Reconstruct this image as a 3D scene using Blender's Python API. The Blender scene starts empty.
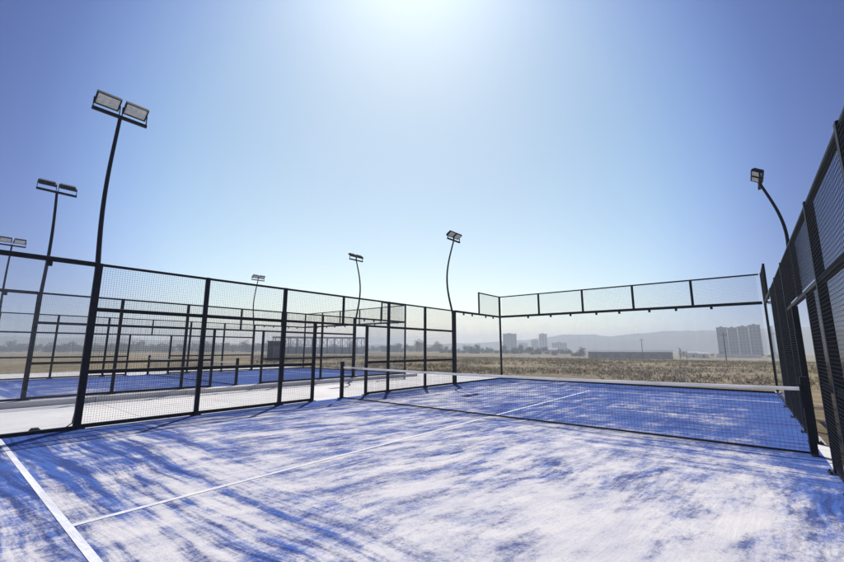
import bpy, math, random
from mathutils import Vector, Matrix, noise as mnoise
random.seed(11)
S = bpy.context.scene
C = S.collection
R = math.radians

# ------------------------------------------------------------------ helpers
class MB:
    """collects boxes, bars and tubes; build() links them as ONE mesh object"""
    def __init__(self): self.v = []; self.f = []; self.smooth = []
    def face_block(self, vs, fs, smooth=False):
        b = len(self.v); self.v += [tuple(x) for x in vs]
        self.f += [tuple(b + i for i in q) for q in fs]; self.smooth += [smooth] * len(fs)
    def box(self, x0, x1, y0, y1, z0, z1):
        vs = [(x, y, z) for z in (z0, z1) for y in (y0, y1) for x in (x0, x1)]
        self.face_block(vs, [(0, 2, 3, 1), (4, 5, 7, 6), (0, 1, 5, 4), (2, 6, 7, 3), (0, 4, 6, 2), (1, 3, 7, 5)])
        return self
    def bbox(self, x0, x1, y0, y1, z0, z1, b=.006):
        """box with its long vertical / horizontal edges chamfered (profile across the two short axes)"""
        d = (x1 - x0, y1 - y0, z1 - z0); ax = d.index(max(d))
        lo = [x0, y0, z0]; hi = [x1, y1, z1]
        u, w = [(1, 2), (2, 0), (0, 1)][ax]
        prof = [(lo[u] + b, lo[w]), (hi[u] - b, lo[w]), (hi[u], lo[w] + b), (hi[u], hi[w] - b),
                (hi[u] - b, hi[w]), (lo[u] + b, hi[w]), (lo[u], hi[w] - b), (lo[u], lo[w] + b)]
        vs = []
        for e in (lo[ax], hi[ax]):
            for (a, c) in prof:
                p = [0, 0, 0]; p[ax] = e; p[u] = a; p[w] = c; vs.append(p)
        fs = [(k, (k + 1) % 8, 8 + (k + 1) % 8, 8 + k) for k in range(8)] + [tuple(range(7, -1, -1)), tuple(range(8, 16))]
        self.face_block(vs, fs); return self
    def tube(self, pts, r, n=8, caps=True):
        pts = [Vector(p) for p in pts]
        rs = r if isinstance(r, (list, tuple)) else [r] * len(pts)
        up = None; vs = []
        for i, p in enumerate(pts):
            t = (pts[min(i + 1, len(pts) - 1)] - pts[max(i - 1, 0)]).normalized()
            if up is None:
                up = t.orthogonal().normalized()
            a = (up - t * up.dot(t)).normalized(); up = a; b = t.cross(a)
            for k in range(n):
                an = 2 * math.pi * k / n
                vs.append(p + (a * math.cos(an) + b * math.sin(an)) * rs[i])
        fs = []
        for i in range(len(pts) - 1):
            for k in range(n):
                fs.append((i * n + k, i * n + (k + 1) % n, (i + 1) * n + (k + 1) % n, (i + 1) * n + k))
        if caps:
            fs.append(tuple(range(n - 1, -1, -1))); fs.append(tuple((len(pts) - 1) * n + k for k in range(n)))
        self.face_block(vs, fs, n > 4); return self
    def build(self, name, mat, parent=None):
        me = bpy.data.meshes.new(name)
        me.from_pydata(self.v, [], self.f)
        me.polygons.foreach_set('use_smooth', self.smooth)
        me.update()
        me.materials.append(mat)
        o = bpy.data.objects.new(name, me); C.objects.link(o)
        if parent: o.parent = parent
        return o

def tag(o, label=None, cat=None, group=None, kind=None):
    if label: o['label'] = label
    if cat: o['category'] = cat
    if group: o['group'] = group
    if kind: o['kind'] = kind
    return o

def thing(name, label, cat, loc=(0, 0, 0), rz=0, group=None):
    o = bpy.data.objects.new(name, None); C.objects.link(o)
    o.empty_display_size = .2
    o.location = loc; o.rotation_euler = (0, 0, rz)
    return tag(o, label, cat, group)

def copy_tree(o, parent=None):
    c = o.copy(); C.objects.link(c)
    if parent: c.parent = parent
    for ch in [x for x in KIDS.get(o.name, [])]:
        copy_tree(ch, c)
    return c
KIDS = {}
def note_kids(root):
    KIDS[root.name] = list(root.children)
    for c in root.children: note_kids(c)
def dup(root, loc, rz=0, label=None):
    note_kids(root)
    r = copy_tree(root); r.location = loc; r.rotation_euler = (0, 0, rz)
    if label: r['label'] = label
    return r

# ------------------------------------------------------------------ materials
class NT:
    def __init__(self, name):
        self.m = bpy.data.materials.new(name); self.m.use_nodes = True
        self.t = self.m.node_tree; self.n = self.t.nodes; self.l = self.t.links
        self.b = self.n['Principled BSDF']; self.out = self.n['Material Output']
    def new(self, typ, **kw):
        nd = self.n.new(typ)
        for k, v in kw.items(): setattr(nd, k, v)
        return nd
    def link(self, a, b): self.l.new(a, b)
    def coords(self, scale=(1, 1, 1), rot=0, kind='Object', vec=None):
        if vec is None:
            tc = self.new('ShaderNodeTexCoord'); vec = tc.outputs[kind]
        if rot:
            mr = self.new('ShaderNodeMapping'); mr.inputs['Rotation'].default_value = (0, 0, rot)
            self.link(vec, mr.inputs['Vector']); vec = mr.outputs['Vector']
        mp = self.new('ShaderNodeMapping'); mp.inputs['Scale'].default_value = scale
        self.link(vec, mp.inputs['Vector']); return mp.outputs['Vector']
    def noise(self, vec, scale, detail=4, rough=.55, dist=0):
        nd = self.new('ShaderNodeTexNoise')
        nd.inputs['Scale'].default_value = scale; nd.inputs['Detail'].default_value = detail
        nd.inputs['Roughness'].default_value = rough; nd.inputs['Distortion'].default_value = dist
        self.link(vec, nd.inputs['Vector']); return nd.outputs['Fac']
    def math(self, op, a, b=None, c=None, clamp=False):
        nd = self.new('ShaderNodeMath', operation=op, use_clamp=clamp)
        for i, x in enumerate((a, b, c)):
            if x is None: continue
            if hasattr(x, 'is_output'): self.link(x, nd.inputs[i])
            else: nd.inputs[i].default_value = x
        return nd.outputs[0]
    def ramp(self, fac, lo, hi, a=0., b=1.):
        nd = self.new('ShaderNodeMapRange', interpolation_type='SMOOTHSTEP')
        self.link(fac, nd.inputs['Value'])
        for k, v in (('From Min', lo), ('From Max', hi), ('To Min', a), ('To Max', b)): nd.inputs[k].default_value = v
        return nd.outputs['Result']
    def mix(self, fac, a, b):
        nd = self.new('ShaderNodeMix', data_type='RGBA')
        if hasattr(fac, 'is_output'): self.link(fac, nd.inputs[0])
        else: nd.inputs[0].default_value = fac
        for i, x in ((6, a), (7, b)):
            if hasattr(x, 'is_output'): self.link(x, nd.inputs[i])
            else: nd.inputs[i].default_value = (*x, 1)
        return nd.outputs[2]
    def bump(self, h, strength=.3, dist=.02):
        nd = self.new('ShaderNodeBump'); nd.inputs['Strength'].default_value = strength
        nd.inputs['Distance'].default_value = dist
        self.link(h, nd.inputs['Height']); self.link(nd.outputs['Normal'], self.b.inputs['Normal'])
    def col(self, c): self.link(c, self.b.inputs['Base Color'])
    def sep(self, kind='Object'):
        tc = self.new('ShaderNodeTexCoord'); s = self.new('ShaderNodeSeparateXYZ')
        self.link(tc.outputs[kind], s.inputs[0]); return s.outputs[0], s.outputs[1], s.outputs[2]

def flat(name, c, c2=None, scale=6, rough=.6, spec=.4, metal=0, bump=0):
    t = NT(name)
    t.b.inputs['Roughness'].default_value = rough; t.b.inputs['Metallic'].default_value = metal
    t.b.inputs['Specular IOR Level'].default_value = spec
    v = t.coords(); n = t.noise(v, scale, 5, .6)
    t.col(t.mix(t.ramp(n, .35, .65), c, c2 or tuple(x * .8 for x in c)))
    if bump: t.bump(t.noise(v, scale * 6, 3), bump, .01)
    return t.m

M = {}
M['metal'] = flat('dark_paint', (.007, .009, .016), (.012, .014, .020), 9, .55, .15)
M['wire'] = flat('dark_wire', (.006, .008, .014), (.010, .012, .018), 5, .6, .15)
M['net'] = flat('net_cord', (.012, .013, .018), (.02, .02, .025), 5, .8, .2)
M['tape'] = flat('white_tape', (.78, .78, .80), (.66, .66, .68), 3, .7, .2)
def cloth_mat():
    t = NT('white_band'); t.b.inputs['Roughness'].default_value = .8; t.b.inputs['Specular IOR Level'].default_value = .1
    v = t.coords((.6, 1, 6)); c = t.mix(t.ramp(t.noise(v, 3, 5, .6), .4, .7), (.88, .88, .88), (.74, .73, .72)); t.col(c)
    tr = t.new('ShaderNodeBsdfTranslucent'); t.link(c, tr.inputs[0])
    mx = t.new('ShaderNodeMixShader'); mx.inputs[0].default_value = .58
    t.link(t.b.outputs[0], mx.inputs[1]); t.link(tr.outputs[0], mx.inputs[2]); t.link(mx.outputs[0], t.out.inputs['Surface'])
    return t.m
M['tape'] = cloth_mat()
M['lens'] = flat('lamp_lens', (.80, .83, .78), (.62, .66, .62), 14, .25, .5)
M['steel'] = flat('galvanised', (.42, .44, .46), (.30, .31, .33), 20, .4, .5, .7)
M['rubber'] = flat('black_rubber', (.015, .015, .017), None, 8, .7, .3)

def glass_mat():
    t = NT('clear_glass'); t.n.remove(t.b)
    tr = t.new('ShaderNodeBsdfTransparent'); tr.inputs[0].default_value = (.965, .972, .98, 1)
    gl = t.new('ShaderNodeBsdfGlossy'); gl.inputs['Roughness'].default_value = .02
    gl.inputs['Color'].default_value = (.9, .95, 1, 1)
    fr = t.new('ShaderNodeFresnel'); fr.inputs['IOR'].default_value = 1.45
    df = t.new('ShaderNodeBsdfDiffuse'); df.inputs[0].default_value = (.7, .7, .68, 1)
    # dusty film on the panes
    v = t.coords(kind='Object'); dn = t.ramp(t.noise(v, 1.3, 5, .65), .35, .8, .01, .04)
    ge = t.new('ShaderNodeNewGeometry'); ff = t.math('MULTIPLY', fr.outputs[0], t.math('SUBTRACT', 1, ge.outputs['Backfacing']))
    m1 = t.new('ShaderNodeMixShader'); m2 = t.new('ShaderNodeMixShader')
    t.link(ff, m1.inputs[0]); t.link(tr.outputs[0], m1.inputs[1]); t.link(gl.outputs[0], m1.inputs[2])
    t.link(dn, m2.inputs[0]); t.link(m1.outputs[0], m2.inputs[1]); t.link(df.outputs[0], m2.inputs[2])
    t.link(m2.outputs[0], t.out.inputs['Surface'])
    return t.m
M['glass'] = glass_mat()

BLUE_A, BLUE_B = (.013, .040, .185), (.035, .098, .35)
SAND_A, SAND_B = (.64, .61, .595), (.47, .46, .50)
def turf_mat(lines=False, swept=0.):
    t = NT('sanded_line' if lines else 'blue_turf')
    t.b.inputs['Roughness'].default_value = .9; t.b.inputs['Specular IOR Level'].default_value = .15
    tc = t.new('ShaderNodeTexCoord'); P = tc.outputs['Object']
    # warp
    wn = t.new('ShaderNodeTexNoise'); wn.inputs['Scale'].default_value = .5; wn.inputs['Detail'].default_value = 2
    t.link(P, wn.inputs['Vector'])
    sb = t.new('ShaderNodeVectorMath', operation='SUBTRACT'); sb.inputs[1].default_value = (.5, .5, .5)
    t.link(wn.outputs['Color'], sb.inputs[0])
    sc = t.new('ShaderNodeVectorMath', operation='SCALE'); sc.inputs['Scale'].default_value = .35
    t.link(sb.outputs[0], sc.inputs[0])
    ad = t.new('ShaderNodeVectorMath', operation='ADD'); t.link(P, ad.inputs[0]); t.link(sc.outputs[0], ad.inputs[1])
    W = ad.outputs[0]
    big = t.noise(P, .6, 6, .65)
    blot = t.noise(t.coords((.8, 1.5, 1), R(-70), vec=W), 1.9, 7, .70)
    def brush(ang, along, across, detail, lo=.33, hi=.67):
        """straight broom marks: noise drawn out along the direction ang"""
        return t.ramp(t.noise(t.coords((along, across, 1), R(-ang), vec=W), 1.0, detail, .66), lo, hi)
    b0 = brush(2, .13, 2.9, 5, .38, .62); b1 = brush(6, .45, 11, 6); b2 = brush(-4, .25, 5.5, 5)      # drag marks across the court
    c0 = brush(72, .50, 2.3, 7, .39, .61); c1 = brush(84, 1.0, 9, 6); c2 = brush(60, .75, 4.6, 6, .40, .60)         # and along it
    x, y, z = t.sep()
    yy = t.math('ADD', y, t.math('MULTIPLY', x, .12))
    acr = t.ramp(yy, -4.2, -6.0)                                                            # where the drag marks cross
    acr = t.math('MAXIMUM', acr, t.math('MULTIPLY', t.math('MULTIPLY', t.ramp(y, -2.8, -1.2), t.ramp(x, .2, 2.2)), .8))
    near = t.ramp(yy, -4.8, -6.2)
    inv = t.math('SUBTRACT', 1, acr)
    def blend(p, q): return t.math('ADD', t.math('MULTIPLY', p, acr), t.math('MULTIPLY', q, inv))
    st = blend(t.math('ADD', t.math('MULTIPLY', b0, .62), t.math('MULTIPLY', b2, .38)), t.math('ADD', t.math('MULTIPLY', c0, .6), t.math('MULTIPLY', c2, .4)))
    fs = blend(b1, c1)
    clump = t.noise(P, 7.5, 8, .78)
    weak = brush(95, .7, 4.5, 5)                                                            # faint marks at right angles
    grain = t.noise(t.coords((1, 1.35, 1), R(-70)), 15, 7, .80)
    d = t.math('ADD', t.math('MULTIPLY', big, .60), t.math('MULTIPLY', blot, .62))
    d = t.math('ADD', d, t.math('MULTIPLY', st, t.math('ADD', .30, t.math('MULTIPLY', near, .26))))
    d = t.math('ADD', d, t.math('MULTIPLY', near, -.15))
    d = t.math('ADD', d, t.math('MULTIPLY', fs, .13))
    d = t.math('ADD', d, t.math('MULTIPLY', weak, .11))
    d = t.math('ADD', d, t.math('MULTIPLY', grain, .50))
    d = t.math('ADD', d, t.math('MULTIPLY', t.math('SUBTRACT', clump, .5), .45))
    # where the sand has been swept thick or thin
    bias = t.ramp(x, -4.95, -3.7, -.30, 0)
    bias = t.math('ADD', bias, t.math('MULTIPLY', t.ramp(x, 4.1, 5.0, 0, -.24), t.ramp(y, -4.2, -2.2)))
    far = t.math('MULTIPLY', t.ramp(y, -.5, .9), t.ramp(x, -2.6, .8))
    bias = t.math('ADD', bias, t.math('MULTIPLY', far, -.15))
    bias = t.math('ADD', bias, t.ramp(y, 3, 9.6, 0, -.10))
    cor = t.math('MULTIPLY', t.ramp(y, -6.6, -4.6, 1, 0), t.ramp(x, -3.4, 1.6, 1, 0))
    bias = t.math('ADD', bias, t.math('MULTIPLY', cor, -.14))
    mid = t.math('MULTIPLY', t.ramp(y, -1.0, -2.4), t.ramp(x, -2.6, .2))
    bias = t.math('ADD', bias, t.math('MULTIPLY', mid, .08))
    bias = t.math('ADD', bias, t.math('MULTIPLY', t.math('MULTIPLY', t.ramp(x, 1.5, 3), t.ramp(y, -3, -4)), .08))
    d = t.math('ADD', d, bias)
    if swept: d = t.math('ADD', d, -swept)
    s = t.ramp(d, .865, 1.42)
    dit = t.noise(P, 42, 6, .76)                                                            # sand caught grain by grain in the pile
    s = t.ramp(t.math('ADD', s, t.math('MULTIPLY', t.math('SUBTRACT', dit, .5), 1.25)), -.12, 1.14)
    gr2 = t.noise(P, 160, 2, .6)
    blue = t.mix(t.ramp(t.math('ADD', t.math('MULTIPLY', gr2, .5), t.math('MULTIPLY', fs, .5)), .35, .65), BLUE_A, BLUE_B)
    sand = t.mix(t.ramp(t.math('ADD', t.math('MULTIPLY', gr2, .4), t.math('MULTIPLY', blot, .6)), .40, .60), SAND_B, SAND_A)
    c = t.mix(s, blue, sand)
    if lines:
        c = t.mix(t.ramp(d, .85, 1.35, .10, .62), (.80, .80, .82), c)
    t.col(c)
    t.bump(t.math('ADD', t.math('MULTIPLY', gr2, .5), t.math('ADD', grain, t.math('MULTIPLY', fs, 1.2))), .35, .012)
    return t.m
M['turf'] = turf_mat(); M['line'] = turf_mat(True)
M['swept_turf'] = turf_mat(False, .26); M['swept_line'] = turf_mat(True, .26)

def concrete_mat():
    t = NT('pale_concrete'); t.b.inputs['Roughness'].default_value = .85
    v = t.coords()
    n = t.noise(v, .5, 6, .65); f = t.noise(v, 14, 4, .6)
    c = t.mix(t.ramp(n, .35, .7), (.55, .53, .51), (.66, .64, .61))
    t.col(t.mix(t.ramp(f, .55, .75, 0, .35), c, (.44, .42, .40)))
    x, y, z = t.sep()
    def joint(q, step, off):
        r = t.math('ABSOLUTE', t.math('SUBTRACT', t.math('FRACT', t.math('ADD', t.math('DIVIDE', q, step), off)), .5))
        return t.ramp(r, .0025, .006, 1, 0)
    j = t.math('MAXIMUM', joint(x, 2.6, .17), joint(y, 2.5, .3))
    c2 = t.mix(t.ramp(f, .55, .75, 0, .35), c, (.44, .42, .40))
    c2 = t.mix(t.ramp(t.noise(v, 1.7, 6, .7), .55, .72, 0, .4), c2, (.50, .45, .38))
    t.col(t.mix(t.math('MULTIPLY', j, .7), c2, (.16, .15, .14)))
    t.bump(t.math('SUBTRACT', f, j), .2, .01); return t.m
M['concrete'] = concrete_mat()

def field_mat():
    t = NT('dry_field'); t.b.inputs['Roughness'].default_value = .95; t.b.inputs['Specular IOR Level'].default_value = .1
    v = t.coords()
    big = t.noise(v, .035, 6, .62); med = t.noise(t.coords((1, 1.8, 1), R(25)), .22, 6, .65); fine = t.noise(v, 2.2, 6, .7)
    c = t.mix(t.ramp(big, .38, .62), (.20, .152, .085), (.30, .245, .155))
    c = t.mix(t.ramp(med, .46, .64, 0, .85), c, (.12, .11, .06))
    c = t.mix(t.ramp(fine, .5, .72, 0, .65), c, (.46, .40, .30))
    c = t.mix(t.ramp(fine, .47, .30, 0, .6), c, (.09, .075, .045))
    t.col(c); t.bump(fine, .6, .12); return t.m
M['field'] = field_mat()
M['hill'] = flat('scrub_hills', (.13, .13, .11), (.18, .17, .14), .004, .95, .1)
M['straw'] = flat('dry_straw', (.33, .27, .165), (.22, .19, .11), 1.5, .9, .1)
M['leaf'] = flat('dusty_leaf', (.035, .05, .025), (.06, .075, .04), 1.2, .8, .2)
M['bark'] = flat('bark', (.10, .075, .05), (.06, .045, .03), 6, .9, .1)
M['render_grey'] = flat('grey_render', (.15, .125, .112), (.115, .098, .09), .2, .8, .2)
M['render_pale'] = flat('pale_render', (.50, .49, .48), (.42, .41, .41), .2, .8, .2)
M['render_mid'] = flat('dull_render', (.165, .138, .12), (.125, .105, .095), .2, .8, .2)
M['pane'] = flat('window_pane', (.025, .03, .04), (.05, .055, .065), .7, .2, .5)
M['brick'] = flat('dull_brick', (.20, .17, .17), (.16, .14, .14), .3, .9, .1)
M['roof'] = flat('grey_roof', (.17, .17, .19), (.13, .13, .15), .4, .7, .3)
M['white'] = flat('white_wash', (.72, .71, .69), (.60, .59, .57), .5, .8, .2)
M['cabin'] = flat('dark_cladding', (.06, .065, .075), (.045, .05, .06), 1.5, .6, .3)

# ------------------------------------------------------------------ the ground
CX2 = -16.4
def ground_z(x, y):
    # flat around the courts, falling gently away towards the plain
    dx = max(-34 - x, 0, x - 10); dy = max(-24 - y, 0, y - 13)
    d = math.hypot(dx, dy)
    k = min(d / 260., 1.); k = k * k * (3 - 2 * k)
    drop = 3.7 if x > -60 else max(3.7 - (-60 - x) / 60. * 2.2, 1.5)
    z = -.22 - drop * k
    a = min(d / 12., 1.)
    z += a * .10 * (mnoise.noise((x * .13, y * .13, 0)) + .6 * mnoise.noise((x * .45, y * .45, 3)))
    return z
def make_ground():
    n = 180; radii = [0]
    r = 3.
    while r < 1300: radii.append(r); r = r * 1.062 + .35
    radii.append(1400)
    v = [(-6, 0, ground_z(-6, 0))]; f = []
    for ri in radii[1:]:
        for k in range(n):
            a = 2 * math.pi * k / n
            x, y = -6 + ri * math.cos(a), ri * math.sin(a)
            v.append((x, y, ground_z(x, y)))
    for k in range(n): f.append((0, 1 + k, 1 + (k + 1) % n))
    for i in range(len(radii) - 2):
        b, c = 1 + i * n, 1 + (i + 1) * n
        for k in range(n): f.append((b + k, c + k, c + (k + 1) % n, b + (k + 1) % n))
    m = MB(); m.face_block(v, f, True)
    tag(m.build('ground', M['field']), kind='structure')
make_ground()
pv = MB(); pv.box(-31, 5.3, -16, 12.6, -.60, -.15)
tag(pv.build('pavement', M['concrete']), kind='structure')

# ------------------------------------------------------------------ one court
def make_court_ground(ox):
    m = MB(); m.box(-5.55, 5.22 if ox == 0 else 5.55, -10.55, 10.55, -.149, -.004)
    o = m.build('court_slab', M['concrete']); o.location = (ox, 0, 0); tag(o, kind='structure')
    m = MB(); n = 40
    def east(y): return 5.085 - .005 * y if ox == 0 else 5.012
    vs = [(-5.012 + (east(-9.97 + 19.94 * j / n) + 5.012) * i / 20, -9.97 + 19.94 * j / n, .0) for j in range(n + 1) for i in range(21)]
    fs = [(j * 21 + i, j * 21 + i + 1, (j + 1) * 21 + i + 1, (j + 1) * 21 + i) for j in range(n) for i in range(20)]
    m.face_block(vs, fs)
    o = m.build('court_turf', M['turf' if ox == 0 else 'swept_turf']); o.location = (ox, 0, 0); tag(o, kind='structure')
    m = MB()
    def strip(x0, x1, y0, y1):
        m.face_block([(x0, y0, .004), (x1, y0, .004), (x1, y1, .004), (x0, y1, .004)], [(0, 1, 2, 3)])
    strip(-4.95, 4.95, -7.0, -6.94); strip(-4.95, 4.95, 6.94, 7.0)
    strip(-.03, .03, -6.94, -.05); strip(-.03, .03, .05, 6.94)
    o = m.build('court_lines', M['line' if ox == 0 else 'swept_line']); o.location = (ox, 0, 0); tag(o, kind='structure')
make_court_ground(0); make_court_ground(CX2)

MX = .045      # wall plane sits this far outside the playing line
def mesh_panel(parent, a, b, z0, z1, axis='y', pitch=.041, wr=.0018, off=0.):
    """welded wire panel between a and b along axis"""
    m = MB()
    nv = max(int(round((b - a) / pitch)), 1); nh = max(int(round((z1 - z0) / pitch)), 1)
    def P(s, z, o): return (o, s, z) if axis == 'y' else (s, o, z)
    for i in range(nv + 1):
        s = a + (b - a) * i / nv; m.tube([P(s, z0, off), P(s, z1, off)], wr, 4, False)
    for i in range(nh + 1):
        z = z0 + (z1 - z0) * i / nh; m.tube([P(a, z, off + wr * 1.6), P(b, z, off + wr * 1.6)], wr, 4, False)
    return m.build('mesh_panel', M['wire'], parent)

def make_side_fence(label, wr=.0018):
    """side wall standing along x = 0, y from -10 to 10; inner face towards +x"""
    t = thing('side_fence', label, 'fence', group='side fences of the courts')
    def post(y, h, w=.085):
        m = MB(); m.bbox(-.04, .04, y - w / 2, y + w / 2, -.004, h, .008)
        m.box(-.09, .09, y - w / 2 - .05, y + w / 2 + .05, -.003, .010)
        for sx in (-.068, .068):
            for sy in (-1, 1):
                m.tube([(sx, y + sy * (w / 2 + .025), .008), (sx, y + sy * (w / 2 + .025), .03)], .010, 6)
        return m.build('post', M['metal'], t)
    for y in (-10, -6, -4, -2, 2, 4, 6, 10): post(y, 4.03 if abs(y) == 10 else 3.03, (.11 if abs(y) == 6 else .085))
    for y in (-1, 1): post(y, 2.13, .08)
    for y in (-8, 8):
        m = MB(); m.bbox(-.03, .03, y - .03, y + .03, 3.0, 4.03); m.build('post', M['metal'], t)
    m = MB(); m.bbox(-.03, .03, -.03, .03, 2.13, 2.98); m.build('post', M['metal'], t)
    def rail(a, b, z, h=.06, d=.05):
        m = MB(); m.bbox(-d / 2, d / 2, a, b, z - h / 2, z + h / 2); m.build('rail', M['metal'], t)
    e = .05
    for a, b in ((-10, -6), (6, 10)): rail(a + e, b - e, 3.0, .085, .06)
    for a, b in ((-6, -4), (-4, -2), (-2, 2), (2, 4), (4, 6)): rail(a + e, b - e, 3.005, .05, .05)
    for a, b in ((-10, -8), (8, 10)): rail(a + .03, b - .03, 4.0, .05, .05)
    for a, b in ((-6, -4), (-4, -2), (2, 4), (4, 6)):
        rail(a + e, b - e, 2.15, .075, .055); rail(a + e, b - e, 1.0, .075, .055); rail(a + e, b - e, .045, .07, .055)
    rail(-2 + e, 2 - e, 2.155, .06, .055)
    for a, b in ((-2, -1), (1, 2)): rail(a + e, b - .04, 1.0, .075, .052); rail(a + e, b - .04, .045, .07, .052)
    for a, b in ((-10, -6), (6, 10)): rail(a + e, b - e, .03, .06, .06)
    for a, b in ((-6, -4), (-4, -2), (2, 4), (4, 6)):
        mesh_panel(t, a + .05, b - .05, .08, 2.98, wr=wr, off=.0305)
    mesh_panel(t, -1.95, -.03, 2.19, 2.98, wr=wr, off=.0305); mesh_panel(t, .03, 1.95, 2.19, 2.98, wr=wr, off=.0305)
    for a, b in ((-2, -1), (1, 2)): mesh_panel(t, a + .05, b - .04, .08, 2.12, wr=wr, off=.0305)
    for a, b in ((-10, -8), (8, 10)): mesh_panel(t, a + .03, b - .05, 3.05, 3.97, wr=wr, off=.0305)
    for a, b in ((-9.94, -8.004), (-7.996, -6.06), (6.06, 7.996), (8.004, 9.94)):
        m = MB(); m.box(-.006, .006, a, b, .061, 2.956); m.build('glass_pane', M['glass'], t)
    for y in (-9.3, -8.6, -7.4, -6.7, 6.7, 7.4, 8.6, 9.3):
        m = MB(); m.bbox(-.02, .02, y - .04, y + .04, 2.87, 2.957, .004); m.build('clamp', M['metal'], t)
    return t

fence = make_side_fence('tall dark mesh side fence left of the near blue court, right beside the white pavement')
fence.location = (-5 - MX, 0, 0)
near_right = make_side_fence('dark mesh fence seen edge on, close on the right of the near court', .0022)
near_right.location = (5.105, 0, 0); near_right.rotation_euler = (0, 0, math.pi + .005)
dup(fence, (CX2 + 5 + MX, 0, 0), math.pi, 'dark mesh fence of the neighbouring court, along the far edge of the white pavement')
dup(fence, (CX2 - 5 - MX, 0, 0), 0, 'farthest dark mesh fence, beyond the turf of the neighbouring court')

def make_end_wall(label):
    """glass end wall along y = 0, x from -5 to 5"""
    t = thing('end_wall', label, 'fence', group='glass end walls of the courts')
    xs = [-4.935, -3, -1, 1, 3, 4.935]
    m = MB(); m.bbox(-4.98, 4.98, -.05, .05, 2.957, 3.057); m.build('rail', M['metal'], t)
    m = MB(); m.bbox(-4.98, 4.98, -.025, .025, 3.975, 4.025); m.build('rail', M['metal'], t)
    m = MB(); m.bbox(-4.98, 4.98, -.03, .03, 0., .06); m.build('rail', M['metal'], t)
    for x in xs[1:-1]:
        m = MB(); m.bbox(x - .04, x + .04, -.03, .03, 3.057, 3.975); m.build('post', M['metal'], t)
        for s in (-.55, .55):
            m = MB(); m.bbox(x + s - .04, x + s + .04, -.02, .02, 2.87, 2.957, .004); m.build('clamp', M['metal'], t)
    for a, b in zip(xs[:-1], xs[1:]):
        mesh_panel(t, a + .045, b - .045, 3.07, 3.96, 'x', off=-.031)
        m = MB(); m.box(a + .004, b - .004, -.006, .006, .061, 2.956); m.build('glass_pane', M['glass'], t)
    return t
wall = make_end_wall('clear glass end wall with a thick dark top rail facing the dry field, behind the net')
wall.location = (0, 10.0, 0)
dup(wall, (CX2, 10.0, 0), 0, 'glass end wall of the neighbouring court, with a dark rail in the left distance')

def make_net(label):
    t = thing('court_net', label, 'net', group='nets across the courts')
    def topz(x): return .90 - .035 * (1 - (x / 4.9) ** 2)
    for s in (-1, 1):
        m = MB(); m.bbox(s * 5.0 - .04, s * 5.0 + .04, -.05, .05, .004, 1.05, .008)
        m.box(s * 5.0 - .04, s * 5.0 + .04, -.13, .13, .002, .016)
        m.bbox(s * 5.0 - s * .043 - .012, s * 5.0 - s * .043 + .012, -.02, .02, .62, .95, .003)
        m.build('net_post', M['metal'], t)
    m = MB(); n = 196; xa, xb = -4.955, 4.955
    for i in range(n + 1):
        x = xa + (xb - xa) * i / n; m.tube([(x, 0, .03), (x, 0, topz(x) - .05)], .0014, 4, False)
    for j in range(18):
        k = j / 17
        m.tube([(xa + (xb - xa) * i / 24, .0024, .03 + (topz(xa + (xb - xa) * i / 24) - .08) * k) for i in range(25)], .0014, 4, False)
    m.build('net_mesh', M['net'], t)
    m = MB()
    vs = []
    for i in range(129):
        x = xa + (xb - xa) * i / 128; z = topz(x) + .006 * mnoise.noise((x * 1.7, 0, 5)) + .003 * mnoise.noise((x * 7, 0, 5))
        for (yy, zz) in ((-.012, z - .044), (-.010, z), (0, z + .006), (.010, z), (.012, z - .044)): vs.append((x, yy, zz))
    fs = [(i * 5 + k, (i + 1) * 5 + k, (i + 1) * 5 + (k + 1) % 5, i * 5 + (k + 1) % 5) for i in range(128) for k in range(5)]
    m.face_block(vs, fs, False); m.build('top_tape', M['tape'], t)
    m = MB(); m.tube([(xa + (xb - xa) * i / 16, 0, .022) for i in range(17)], .016, 8); m.build('bottom_rope', M['net'], t)
    return t
net = make_net('black net with white top band strung across the near court')
dup(net, (CX2, 0, 0), 0, 'net of the neighbouring court, seen through two fences')

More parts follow.
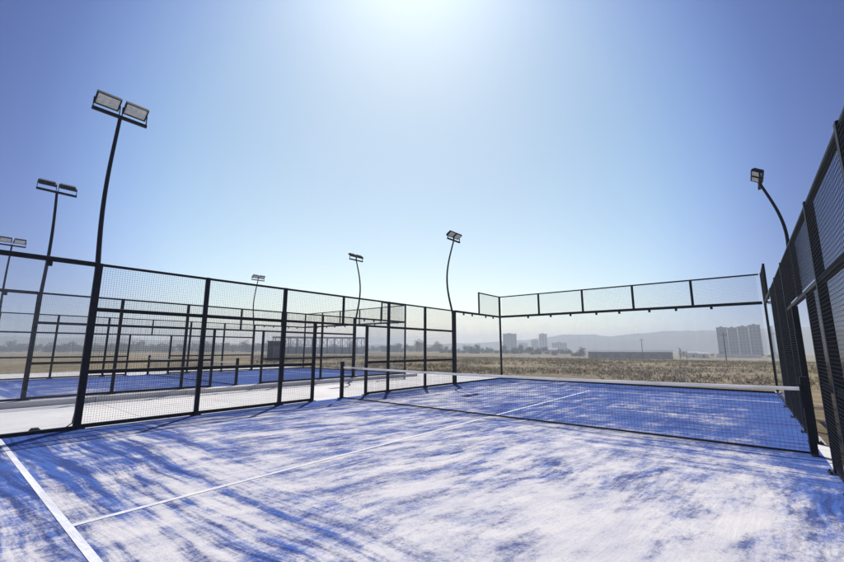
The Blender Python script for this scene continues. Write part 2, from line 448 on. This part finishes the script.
# ------------------------------------------------------------------ floodlight masts
def make_mast(label):
    """mast at x = 0 bowed outwards (-x), lamps aimed towards +x"""
    t = thing('floodlight_mast', label, 'floodlight', group='floodlight masts around the courts')
    pts = [(-.10, 0, -.004), (-.10, 0, 2.9)]
    for i in range(1, 25):
        k = i / 24; pts.append((-.10 - .30 * math.sin(math.pi * k) ** 1.1 + .10 * k * k, 0, 2.9 + 3.2 * k))
    m = MB(); m.tube(pts, [.044] * 2 + [.044 - .013 * i / 24 for i in range(1, 25)], 12)
    m.box(-.22, .02, -.12, .12, -.003, .012); m.build('pole', M['metal'], t)
    m = MB(); m.bbox(-.035, .035, -.46, .46, 6.06, 6.12)
    m.build('crossbar', M['metal'], t)
    tilt = R(57)
    Rm = Matrix.Translation((.04, 0, 6.31)) @ Matrix.Rotation(tilt, 4, 'Y')
    for s in (-1, 1):
        m = MB(); cy = s * .235
        # body: shallow housing with a rim, local +x is the light direction
        m.box(-.045, .0, cy - .20, cy + .20, -.14, .14)
        for (a, b, c, d) in ((-.20, .20, .118, .14), (-.20, .20, -.14, -.118), (-.20, -.178, -.118, .118), (.178, .20, -.118, .118)):
            m.box(0, .022, cy + a, cy + b, c, d)
        for k in range(9):                                   # cooling fins
            yy = cy - .16 + k * .04; m.box(-.085, -.045, yy - .006, yy + .006, -.115, .115)
        m.v = [tuple(Rm @ Vector(p)) for p in m.v]
        for yy in (cy - .212, cy + .212):                      # bracket arms down to the crossbar
            m.box(-.02, .02, yy - .006, yy + .006, 6.12, 6.32)
        h = m.build('floodlight', M['metal'], t)
        g = MB(); g.box(.002, .012, cy - .177, cy + .177, -.117, .117)
        for a in range(6):
            for b in range(4):
                y0 = cy - .145 + a * .058; z0 = -.087 + b * .058
                g.box(.012, .016, y0 - .018, y0 + .018, z0 - .018, z0 + .018)
        g.v = [tuple(Rm @ Vector(p)) for p in g.v]
        g.build('lens', M['lens'], h)
    return t
mast = make_mast('tall floodlight mast at the left with two bright square lamps, the highest in view')
LX = 5 + MX
mast.location = (-LX, -6, 0)
dup(mast, (-LX, 6, 0), 0, 'bowed floodlight mast nearest the middle of the photo, left of the end wall')
rm = dup(mast, (LX + .12, 6, 0), math.pi, 'bowed floodlight mast rising behind the dark fence on the right'); rm.scale = (1, 1, .975)
dup(mast, (CX2 + LX, -6, 0), math.pi, 'floodlight mast with dark lamp backs, second from the left of the photo')
dup(mast, (CX2 + LX, 6, 0), math.pi, 'bowed floodlight mast with dark lamp backs, behind the gateway of the left fence')
dup(mast, (CX2 - LX, -6, 0), 0, 'floodlight mast cut by the left edge of the photo, lamps facing us')
dup(mast, (CX2 - LX, 6, 0), 0, 'smallest and farthest floodlight mast, showing over the top rail of the left fence')

# cable lying at the foot of the nearest mast
m = MB()
m.tube([(-5.13, -6.03, .35), (-5.15, -6.05, .10), (-5.17, -6.15, .015), (-5.20, -6.35, .012), (-5.22, -6.52, .03), (-5.18, -6.7, .012), (-5.21, -6.95, .012)], .011, 8)
m.tube([(-5.21, -6.46, .01), (-5.21, -6.50, .045), (-5.21, -6.56, .045), (-5.20, -6.60, .01)], [.03, .042, .042, .025], 10)
tag(m.build('cable', M['rubber']), 'black cable with a lump lying at the foot of the nearest floodlight mast', 'cable')

# ------------------------------------------------------------------ the plain, its trees and buildings
CAM = Vector((4.44015, -7.88893, 1.43099))
def polar(az, d):
    a = R(az); return CAM.x + d * math.sin(a), CAM.y + d * math.cos(a)

def make_building(name, label, cat, az0, az1, top_el, d, depth, mats, floors, cols, roof_h=.0, group=None, style='block', sink=.5):
    x, y = polar((az0 + az1) / 2, d); gz = ground_z(x, y)
    w = 2 * d * math.tan(R((az1 - az0) / 2)); H = CAM.z + d * math.tan(R(top_el)) - gz
    t = thing(name, label, cat, (x, y, gz), -R((az0 + az1) / 2), group)
    m = MB(); m.box(-w / 2, w / 2, 0, depth, -sink, H)
    m.build('wall', mats[0], t)
    m = MB(); m.box(-w / 2 - .25, w / 2 + .25, -.25, depth + .25, H + .003, H + .5 + roof_h)
    if style == 'block': m.box(-w * .18, w * .12, depth * .3, depth * .6, H + .5 + roof_h, H + 1.5 + roof_h)
    m.build('roof', mats[1], t)
    proto = None
    for i in range(floors):
        for j in range(cols):
            cw = w / cols; ch = H / (floors + .3)
            px = -w / 2 + cw * (j + .5); pz = ch * (i + .55)
            if proto is None:
                g = MB(); g.box(-cw * .3, cw * .3, -.05, .10, -ch * .27, ch * .27)
                g.box(-cw * .36, cw * .36, -.30, -.05, -ch * .40, -ch * .28)
                proto = g.build('window', M['pane'], t); proto.location = (px, 0, pz)
            else:
                c = proto.copy(); C.objects.link(c); c.parent = t; c.location = (px, 0, pz)
    return t

G, PL, MD, RF = M['render_grey'], M['render_pale'], M['render_mid'], M['roof']
make_building('tower_block', 'broad grey tower block on the horizon, left of centre beside the dark corner post', 'building', -27.6, -25.75, 2.05, 620, 18, (G, RF), 9, 4)
make_building('tower_block', 'slim pale tower on the horizon, between the corner post and the long low shed', 'building', -22.75, -21.7, 2.0, 680, 14, (PL, RF), 9, 3)
make_building('apartment_house', 'low stepped pale house against the left side of the slim tower', 'building', -23.8, -22.85, 1.15, 690, 14, (PL, RF), 5, 3)
make_building('apartment_house', 'wide flat roofed pale block just right of the slim tower', 'building', -21.1, -19.2, .80, 640, 16, (PL, RF), 4, 6)
make_building('apartment_house', 'small distant pale block peeping over the trees right of the corner tower', 'building', -25.4, -24.3, .75, 760, 14, (PL, RF), 4, 4)
for a0, a1, el, d, lab in ((-2.65, -1.68, 2.42, 430, 'leftmost slab of the big grey apartment group on the right'),
                           (-1.64, -.76, 2.36, 434, 'second slab from the left in the grey apartment group on the right'),
                           (-.72, .22, 2.46, 428, 'third slab from the left in the grey apartment group on the right'),
                           (.26, 1.25, 2.60, 432, 'rightmost slab of the grey apartment group, half hidden by the dark corner post')):
    make_building('apartment_tower', lab, 'building', a0, a1, el, d, 15, (G if a0 < -1 else M['render_mid'], RF), 9, 3, group='grey apartment towers on the right')
# long low industrial shed
sx, sy = polar(-11.9, 235); sz = ground_z(sx, sy)
t = thing('long_shed', 'long low dark shed on the plain in front of the hazy hills', 'building', (sx, sy, sz), R(11.9))
m = MB(); m.box(-19.5, 19.5, 0, 14, -.5, 3.55); m.build('wall', M['brick'], t)
m = MB(); m.face_block([(-20, -.5, 3.553), (20, -.5, 3.553), (20, 14.5, 3.553), (-20, 14.5, 3.553), (-20, 7, 4.5), (20, 7, 4.5)],
                       [(0, 1, 5, 4), (2, 3, 4, 5), (0, 4, 3), (1, 2, 5), (0, 3, 2, 1)]); m.build('roof', M['roof'], t)
pr = None
for i in range(7):
    if pr is None:
        m = MB(); m.box(-1.5, 1.5, -.06, .05, 0, 2.7); pr = m.build('door', M['pane'], t); pr.location = (-16.5, 0, 0)
    else:
        c = pr.copy(); C.objects.link(c); c.parent = t; c.location = (-16.5 + i * 5.5, 0, 0)
# white walls and little white houses under the apartment group
bx, by = polar(-.6, 330); bz = ground_z(bx, by)
t = thing('boundary_wall', 'long low white wall in front of the grey apartment towers', 'wall', (bx, by, bz), R(.6))
m = MB(); m.box(-13.5, 9.5, 0, .4, -.5, 2.1); m.build('wall', M['white'], t)
m = MB(); m.box(-13.6, 9.6, -.08, .48, 2.103, 2.3); m.build('coping', M['render_pale'], t)
for az, d, w, h, lab in ((-4.1, 300, 5, 2.6, 'small white hut left of the apartment towers, right of two dark trees'), (-5.1, 320, 6, 3.0, 'small white hut with a grey roof nearest the dark trees by the shed'),
                         (-21.0, 300, 5.5, 3.2, 'small bright white roofed hut below the wide flat roofed block')):
    x, y = polar(az, d); gz = ground_z(x, y)
    t = thing('white_hut', lab, 'hut', (x, y, gz), -R(az), 'small white huts on the plain')
    m = MB(); m.box(-w / 2, w / 2, 0, 4, -.5, h); m.build('wall', M['white'], t)
    m = MB(); m.face_block([(-w / 2 - .3, -.3, h + .003), (w / 2 + .3, -.3, h + .003), (w / 2 + .3, 4.3, h + .003), (-w / 2 - .3, 4.3, h + .003), (-w / 2 - .3, 2, h + 1.1), (w / 2 + .3, 2, h + 1.1)],
                           [(0, 1, 5, 4), (2, 3, 4, 5), (0, 4, 3), (1, 2, 5), (0, 3, 2, 1)]); m.build('roof', M['render_pale'], t)
    m = MB(); m.box(-.5, .5, -.05, .05, 0, 2.1); m.build('door', M['pane'], t)

# utility poles
for az, d, h, lab in ((-10.35, 210, 9.5, 'thin pole standing in front of the long low shed'), (-2.05, 150, 8.6, 'thin tall pole in the field in front of the apartment towers')):
    x, y = polar(az, d); gz = ground_z(x, y)
    t = thing('utility_pole', lab, 'pole', (x, y, gz), -R(az), 'poles on the plain')
    m = MB(); m.tube([(0, 0, -.3), (0, 0, h)], [.16, .11], 8); m.build('pole', M['bark'], t)
    m = MB(); m.box(-.9, .9, -.06, .06, h - .9, h - .75)
    for s in (-.8, 0, .8): m.tube([(s, 0, h - .75), (s, 0, h - .5)], .05, 6)
    m.build('crossarm', M['bark'], t)

# long hall with braced bays, left of centre
x, y = polar(-53.3, 215); gz = ground_z(x, y)
t = thing('braced_hall', 'long low grey hall with cross braced bays seen through the fences left of centre', 'building', (x, y, gz), R(53.6))
W_ = 46.; H_ = CAM.z + 215 * math.tan(R(1.45)) - gz; n = 12
m = MB(); m.box(-W_ / 2, W_ / 2, .35, 14, -.5, H_ * .42); m.build('wall', flat('blue_grey_sheet', (.34, .36, .40), (.27, .29, .33), .3, .6, .3), t)
m = MB(); m.box(-W_ / 2 - .4, W_ / 2 + .4, -.3, 14.4, H_ + .003, H_ + .55); m.build('roof', M['roof'], t)
for i in range(n + 1):
    xx = -W_ / 2 + W_ * i / n
    m = MB(); m.box(xx - .2, xx + .2, -.1, .25, -.5, H_); m.box(xx - .2, xx + .2, 13.5, 13.8, H_ * .42 + .003, H_); m.build('column', M['cabin'], t)
for i in range(n):
    a = -W_ / 2 + W_ * i / n + .2; b = -W_ / 2 + W_ * (i + 1) / n - .2
    m = MB(); m.tube([(a, .05, H_ * .44), (b, .05, H_ - .1)], .17, 4); m.tube([(a, .30, H_ - .1), (b, .30, H_ * .44)], .17, 4); m.build('brace', M['white'], t)
x, y = polar(-58.9, 58); gz = ground_z(x, y)
t = thing('site_cabin', 'small dark grey cabin standing before the left end of the braced hall', 'cabin', (x, y, gz), R(58.9))
m = MB(); m.box(-1.15, 1.15, 0, 2.2, -.3, 2.55); m.build('wall', M['cabin'], t)
m = MB(); m.box(-1.25, 1.25, -.1, 2.3, 2.553, 2.68); m.build('roof', M['roof'], t)
m = MB(); m.box(-.45, .45, -.04, .03, 0, 2.0); m.build('door', M['roof'], t)

# trees: uneven crowns of leaf clumps
def make_tree(h, w, seed, slim=False, low=False):
    rnd = random.Random(seed)
    t = thing('tree', None, 'tree')
    m = MB(); m.tube([(0, 0, -.4), (.05, .03, h * .25), (.0, .1, h * .55), (.1, 0, h * .85)], [.05 * w, .042 * w, .03 * w, .012 * w], 7)
    for k in range(5):
        a = rnd.uniform(0, 6.28); z = h * rnd.uniform(.25, .5)
        m.tube([(0, 0, z), (math.cos(a) * w * .2, math.sin(a) * w * .2, z + h * .12), (math.cos(a) * w * .36, math.sin(a) * w * .36, z + h * .25)], [.022 * w, .016 * w, .008 * w], 5)
    m.build('trunk', M['bark'], t)
    m = MB()
    lobes = [(rnd.uniform(-.28, .28) * w, rnd.uniform(-.28, .28) * w, h * rnd.uniform(.16, .82), w * rnd.uniform(.18, .32)) for _ in range(12)]
    if slim: lobes = [(rnd.uniform(-.08, .08) * w, rnd.uniform(-.08, .08) * w, h * (.2 + .08 * k), w * (.34 - .028 * k)) for k in range(10)]
    if low: lobes = [(rnd.uniform(-.36, .36) * w, rnd.uniform(-.36, .36) * w, h * rnd.uniform(.12, .66), w * rnd.uniform(.16, .28)) for _ in range(13)]
    for (cx, cy, cz, r) in lobes:
        for _ in range(60):
            p = Vector((rnd.gauss(0, 1), rnd.gauss(0, 1), rnd.gauss(0, 1))).normalized() * r * rnd.uniform(.55, 1.12)
            q = Vector((cx, cy, cz)) + p; s = w * rnd.uniform(.03, .065)
            u = Vector((rnd.gauss(0, 1), rnd.gauss(0, 1), rnd.gauss(0, 1))).normalized(); v = u.orthogonal().normalized()
            n_ = u.cross(v)
            m.face_block([q - v * s, q + n_ * s * .6, q + v * s, q - n_ * s * .6], [(0, 1, 2, 3)])
    m.build('crown', M['leaf'], t)
    note_kids(t); return t
protos = [make_tree(7.5, 7, 1), make_tree(6, 8, 2), make_tree(8.5, 6.5, 3), make_tree(5.5, 9, 6, False, True), make_tree(5, 8, 8, False, True)]
cyp = make_tree(8, 3.0, 4, True)
used = set()
def plant(proto, az, d, sc, label, group):
    x, y = polar(az, d)
    if proto.name in used: t = copy_tree(proto)
    else: t = proto; used.add(proto.name)
    t.location = (x, y, ground_z(x, y) - .1); t.rotation_euler = (0, 0, random.uniform(0, 6.28)); t.scale = (sc, sc, sc * random.uniform(.85, 1.1))
    tag(t, label, 'tree', group); return t
rnd = random.Random(5)
a = -87.
while a < -36:
    if not (-58.5 < a < -48.5 and rnd.random() < .8):
        plant(protos[rnd.choice((0, 1, 2, 3, 3, 4, 4))], a + rnd.uniform(-.2, .2), rnd.uniform(380, 520), rnd.uniform(.85, 1.6),
              'small dark bushy tree in the hazy row on the left horizon', 'trees of the left horizon row')
    a += rnd.uniform(.28, .75)
a = -36.
while a < -16.8:
    plant(protos[rnd.choice((0, 1, 2, 3, 3, 4, 4))], a, rnd.uniform(270, 340), rnd.uniform(.45, .85),
          'small dark tree in the row below the central towers', 'trees below the central towers')
    a += rnd.uniform(.25, .7)
for az, d, s, lab in ((-31.2, 270, .72, 'taller dark tree left of the near court corner post'), (-23.9, 270, .7, 'dark round tree in front of the stepped pale house')):
    plant(protos[2], az, d, s, lab, 'single trees on the plain')
plant(cyp, -6.4, 235, .85, 'taller pointed dark tree at the right end of the long shed', 'single trees on the plain')
plant(cyp, -5.75, 235, .6, 'shorter pointed dark tree at the right end of the long shed', 'single trees on the plain')
a = -6.
while a < 5:
    plant(protos[rnd.choice((0, 1, 2, 3, 3, 4, 4))], a, rnd.uniform(340, 400), rnd.uniform(.35, .6),
          'low dark tree at the foot of the grey apartment towers', 'trees by the apartment towers')
    a += rnd.uniform(.7, 1.6)

# dry tufts on the field
def make_tufts():
    rnd = random.Random(9); m = MB()
    def tuft(x, y, s):
        z = ground_z(x, y) - .02
        for _ in range(7):
            a = rnd.uniform(0, 6.28); l = s * rnd.uniform(.4, 1.0); sp = s * rnd.uniform(.3, 1.1)
            bx, by = x + rnd.gauss(0, s * .25), y + rnd.gauss(0, s * .25); wv = s * .09
            ca, sa = math.cos(a), math.sin(a)
            m.face_block([(bx - sa * wv, by + ca * wv, z), (bx + sa * wv, by - ca * wv, z), (bx + ca * sp, by + sa * sp, z + l)], [(0, 1, 2)])
    n = 0
    while n < 14000:
        az = rnd.uniform(-62, 10); d = 20 + 110 * rnd.random() ** 1.7; x, y = polar(az, d)
        if (-32 < x < 9.5 and y < 13.2): continue
        if mnoise.noise((x * .12, y * .12, 7)) < rnd.uniform(-.35, .45): continue
        tuft(x, y, rnd.uniform(.07, .24) * (1 + d / 90)); n += 1
    tag(m.build('dry_grass', M['straw']), 'dry straw coloured grass covering the field beyond the courts', 'grass', kind='stuff')
make_tufts()

# hills
def make_hills():
    prof = [(-95, 1.1), (-80, 1.4), (-70, 1.2), (-60, .9), (-50, .8), (-42, .8), (-36, .9), (-30, 1.2), (-24, 1.5), (-20, 1.9), (-16, 2.05), (-12, 2.15), (-9, 2.1), (-6, 2.2), (-3, 2.35), (0, 2.4), (5, 2.3), (12, 2.2), (22, 1.9), (35, 1.5)]
    def el(a):
        for (a0, e0), (a1, e1) in zip(prof[:-1], prof[1:]):
            if a0 <= a <= a1:
                k = (a - a0) / (a1 - a0); return e0 + (e1 - e0) * k
        return 1
    m = MB(); vs = []; fs = []; na = 260; nd = 12
    for i in range(na + 1):
        a = -95 + 130 * i / na
        for j in range(nd + 1):
            d = 800 + 400 * j / nd; k = j / nd
            e = math.tan(R(el(a))) * 1150
            h = e * (math.sin(math.pi * min(k * .62, .5)) if k < .81 else 1 - (k - .81) * 1.5)
            x, y = polar(a, d)
            h *= 1 + .30 * mnoise.noise((x * .007, y * .007, 1)) + .14 * mnoise.noise((x * .022, y * .022, 2)) + .05 * mnoise.noise((x * .06, y * .06, 4))
            vs.append((x, y, -5 + h))
    for i in range(na):
        for j in range(nd):
            p = i * (nd + 1) + j; fs.append((p, p + nd + 1, p + nd + 2, p + 1))
    m.face_block(vs, fs, True); tag(m.build('hills', M['hill']), kind='structure')
make_hills()

# air
hz = bpy.data.materials.new('air'); hz.use_nodes = True
nt = hz.node_tree; nt.nodes.remove(nt.nodes['Principled BSDF'])
pvn = nt.nodes.new('ShaderNodeVolumePrincipled'); pvn.inputs['Color'].default_value = (.82, .90, 1.0, 1)
pvn.inputs['Density'].default_value = .00108; pvn.inputs['Anisotropy'].default_value = .28
nt.links.new(pvn.outputs[0], nt.nodes['Material Output'].inputs['Volume'])
m = MB(); m.box(-1700, 1700, -1700, 1700, -6.5, 60)
tag(m.build('haze', hz), kind='stuff')

# ------------------------------------------------------------------ light, sky, camera
EL, AZ = R(58), R(-41)
sd = Vector((math.sin(AZ) * math.cos(EL), math.cos(AZ) * math.cos(EL), math.sin(EL)))
L = bpy.data.lights.new('sun', 'SUN'); L.energy = 4.0; L.angle = R(.5); L.color = (1, .96, .90)
lo = bpy.data.objects.new('sun', L); C.objects.link(lo); lo.location = (0, 0, 60)
lo.rotation_euler = (-sd).to_track_quat('-Z', 'Y').to_euler()
w = bpy.data.worlds.new('World'); S.world = w; w.use_nodes = True
nt = w.node_tree; bg = nt.nodes['Background']; bg.inputs['Strength'].default_value = .095
sk = nt.nodes.new('ShaderNodeTexSky'); sk.sky_type = 'NISHITA'; sk.sun_disc = False
sk.sun_elevation = EL; sk.sun_rotation = AZ; sk.air_density = 1.0; sk.dust_density = 1.0; sk.ozone_density = 4.0; sk.altitude = 50
# hazy brightness spreads from under the sun, lens vignetting is painted into the sky colour as deep blue around it
tc = nt.nodes.new('ShaderNodeTexCoord'); dt = nt.nodes.new('ShaderNodeVectorMath'); dt.operation = 'DOT_PRODUCT'
ga, ge = R(-40), R(17)
dt.inputs[1].default_value = (math.sin(ga) * math.cos(ge), math.cos(ga) * math.cos(ge), math.sin(ge))
nt.links.new(tc.outputs['Generated'], dt.inputs[0])
ac = nt.nodes.new('ShaderNodeMath'); ac.operation = 'ARCCOSINE'; nt.links.new(dt.outputs['Value'], ac.inputs[0])
dv = nt.nodes.new('ShaderNodeMath'); dv.operation = 'DIVIDE'; dv.inputs[1].default_value = math.pi; nt.links.new(ac.outputs[0], dv.inputs[0])
cr = nt.nodes.new('ShaderNodeValToRGB'); cr.color_ramp.interpolation = 'B_SPLINE'
stops = [(0, (1.30, 1.31, 1.06)), (18, (1.28, 1.30, 1.07)), (30, (1.04, 1.19, 1.09)), (37, (.68, .84, 1.04)), (43, (.26, .40, .74)), (52, (.04, .12, .42)), (74, (.10, .20, .50)), (180, (.34, .42, .64))]
els = cr.color_ramp.elements
while len(els) < len(stops): els.new(.5)
for e, (d, c) in zip(els, stops): e.position = d / 180; e.color = (*[q * .5 for q in c], 1)            # a ramp stops at 1: halved here, doubled below
nt.links.new(dv.outputs[0], cr.inputs['Fac'])
mu = nt.nodes.new('ShaderNodeMix'); mu.data_type = 'RGBA'; mu.blend_type = 'MULTIPLY'; mu.inputs[0].default_value = 1; mu.clamp_result = False
nt.links.new(sk.outputs[0], mu.inputs[6]); nt.links.new(cr.outputs[0], mu.inputs[7])
sz_ = nt.nodes.new('ShaderNodeSeparateXYZ'); nt.links.new(tc.outputs['Generated'], sz_.inputs[0])
def wm(op, a, b):
    n_ = nt.nodes.new('ShaderNodeMath'); n_.operation = op
    for i, q in enumerate((a, b)):
        if hasattr(q, 'is_output'): nt.links.new(q, n_.inputs[i])
        else: n_.inputs[i].default_value = q
    return n_.outputs[0]
low = wm('POWER', 2.718, wm('MULTIPLY', wm('MAXIMUM', sz_.outputs[2], 0.), -5.5))
gain = nt.nodes.new('ShaderNodeMix'); gain.data_type = 'RGBA'
gain.inputs[6].default_value = (1, 1, 1, 1); gain.inputs[7].default_value = (1.9, 1.42, 1.16, 1)
nt.links.new(low, gain.inputs[0])
m2 = nt.nodes.new('ShaderNodeMix'); m2.data_type = 'RGBA'; m2.blend_type = 'MULTIPLY'; m2.inputs[0].default_value = 1; m2.clamp_result = False
db = nt.nodes.new('ShaderNodeVectorMath'); db.operation = 'SCALE'; db.inputs['Scale'].default_value = 2.
nt.links.new(mu.outputs[2], db.inputs[0]); nt.links.new(db.outputs[0], m2.inputs[6]); nt.links.new(gain.outputs[2], m2.inputs[7])
nt.links.new(m2.outputs[2], bg.inputs['Color'])

cam = bpy.data.cameras.new('camera'); co = bpy.data.objects.new('camera', cam); C.objects.link(co)
cam.sensor_width = 36; cam.lens = 16.925; cam.clip_start = .05; cam.clip_end = 20000
co.location = CAM
yaw, pitch, roll = -.681357, .169054, .001822
f = Vector((math.sin(yaw) * math.cos(pitch), math.cos(yaw) * math.cos(pitch), math.sin(pitch)))
r_ = Vector((math.cos(yaw), -math.sin(yaw), 0)); u = r_.cross(f)
rr = r_ * math.cos(roll) + u * math.sin(roll); uu = u * math.cos(roll) - r_ * math.sin(roll)
co.rotation_euler = Matrix((rr, uu, -f)).transposed().to_euler()
S.camera = co

S.view_settings.view_transform = 'Standard'; S.view_settings.look = 'None'
S.view_settings.exposure = 0.35; S.view_settings.gamma = 1; S.view_settings.use_curve_mapping = False
S.render.engine = 'CYCLES'
S.cycles.use_denoising = True
S.cycles.max_bounces = 8; S.cycles.transparent_max_bounces = 24; S.cycles.volume_bounces = 1
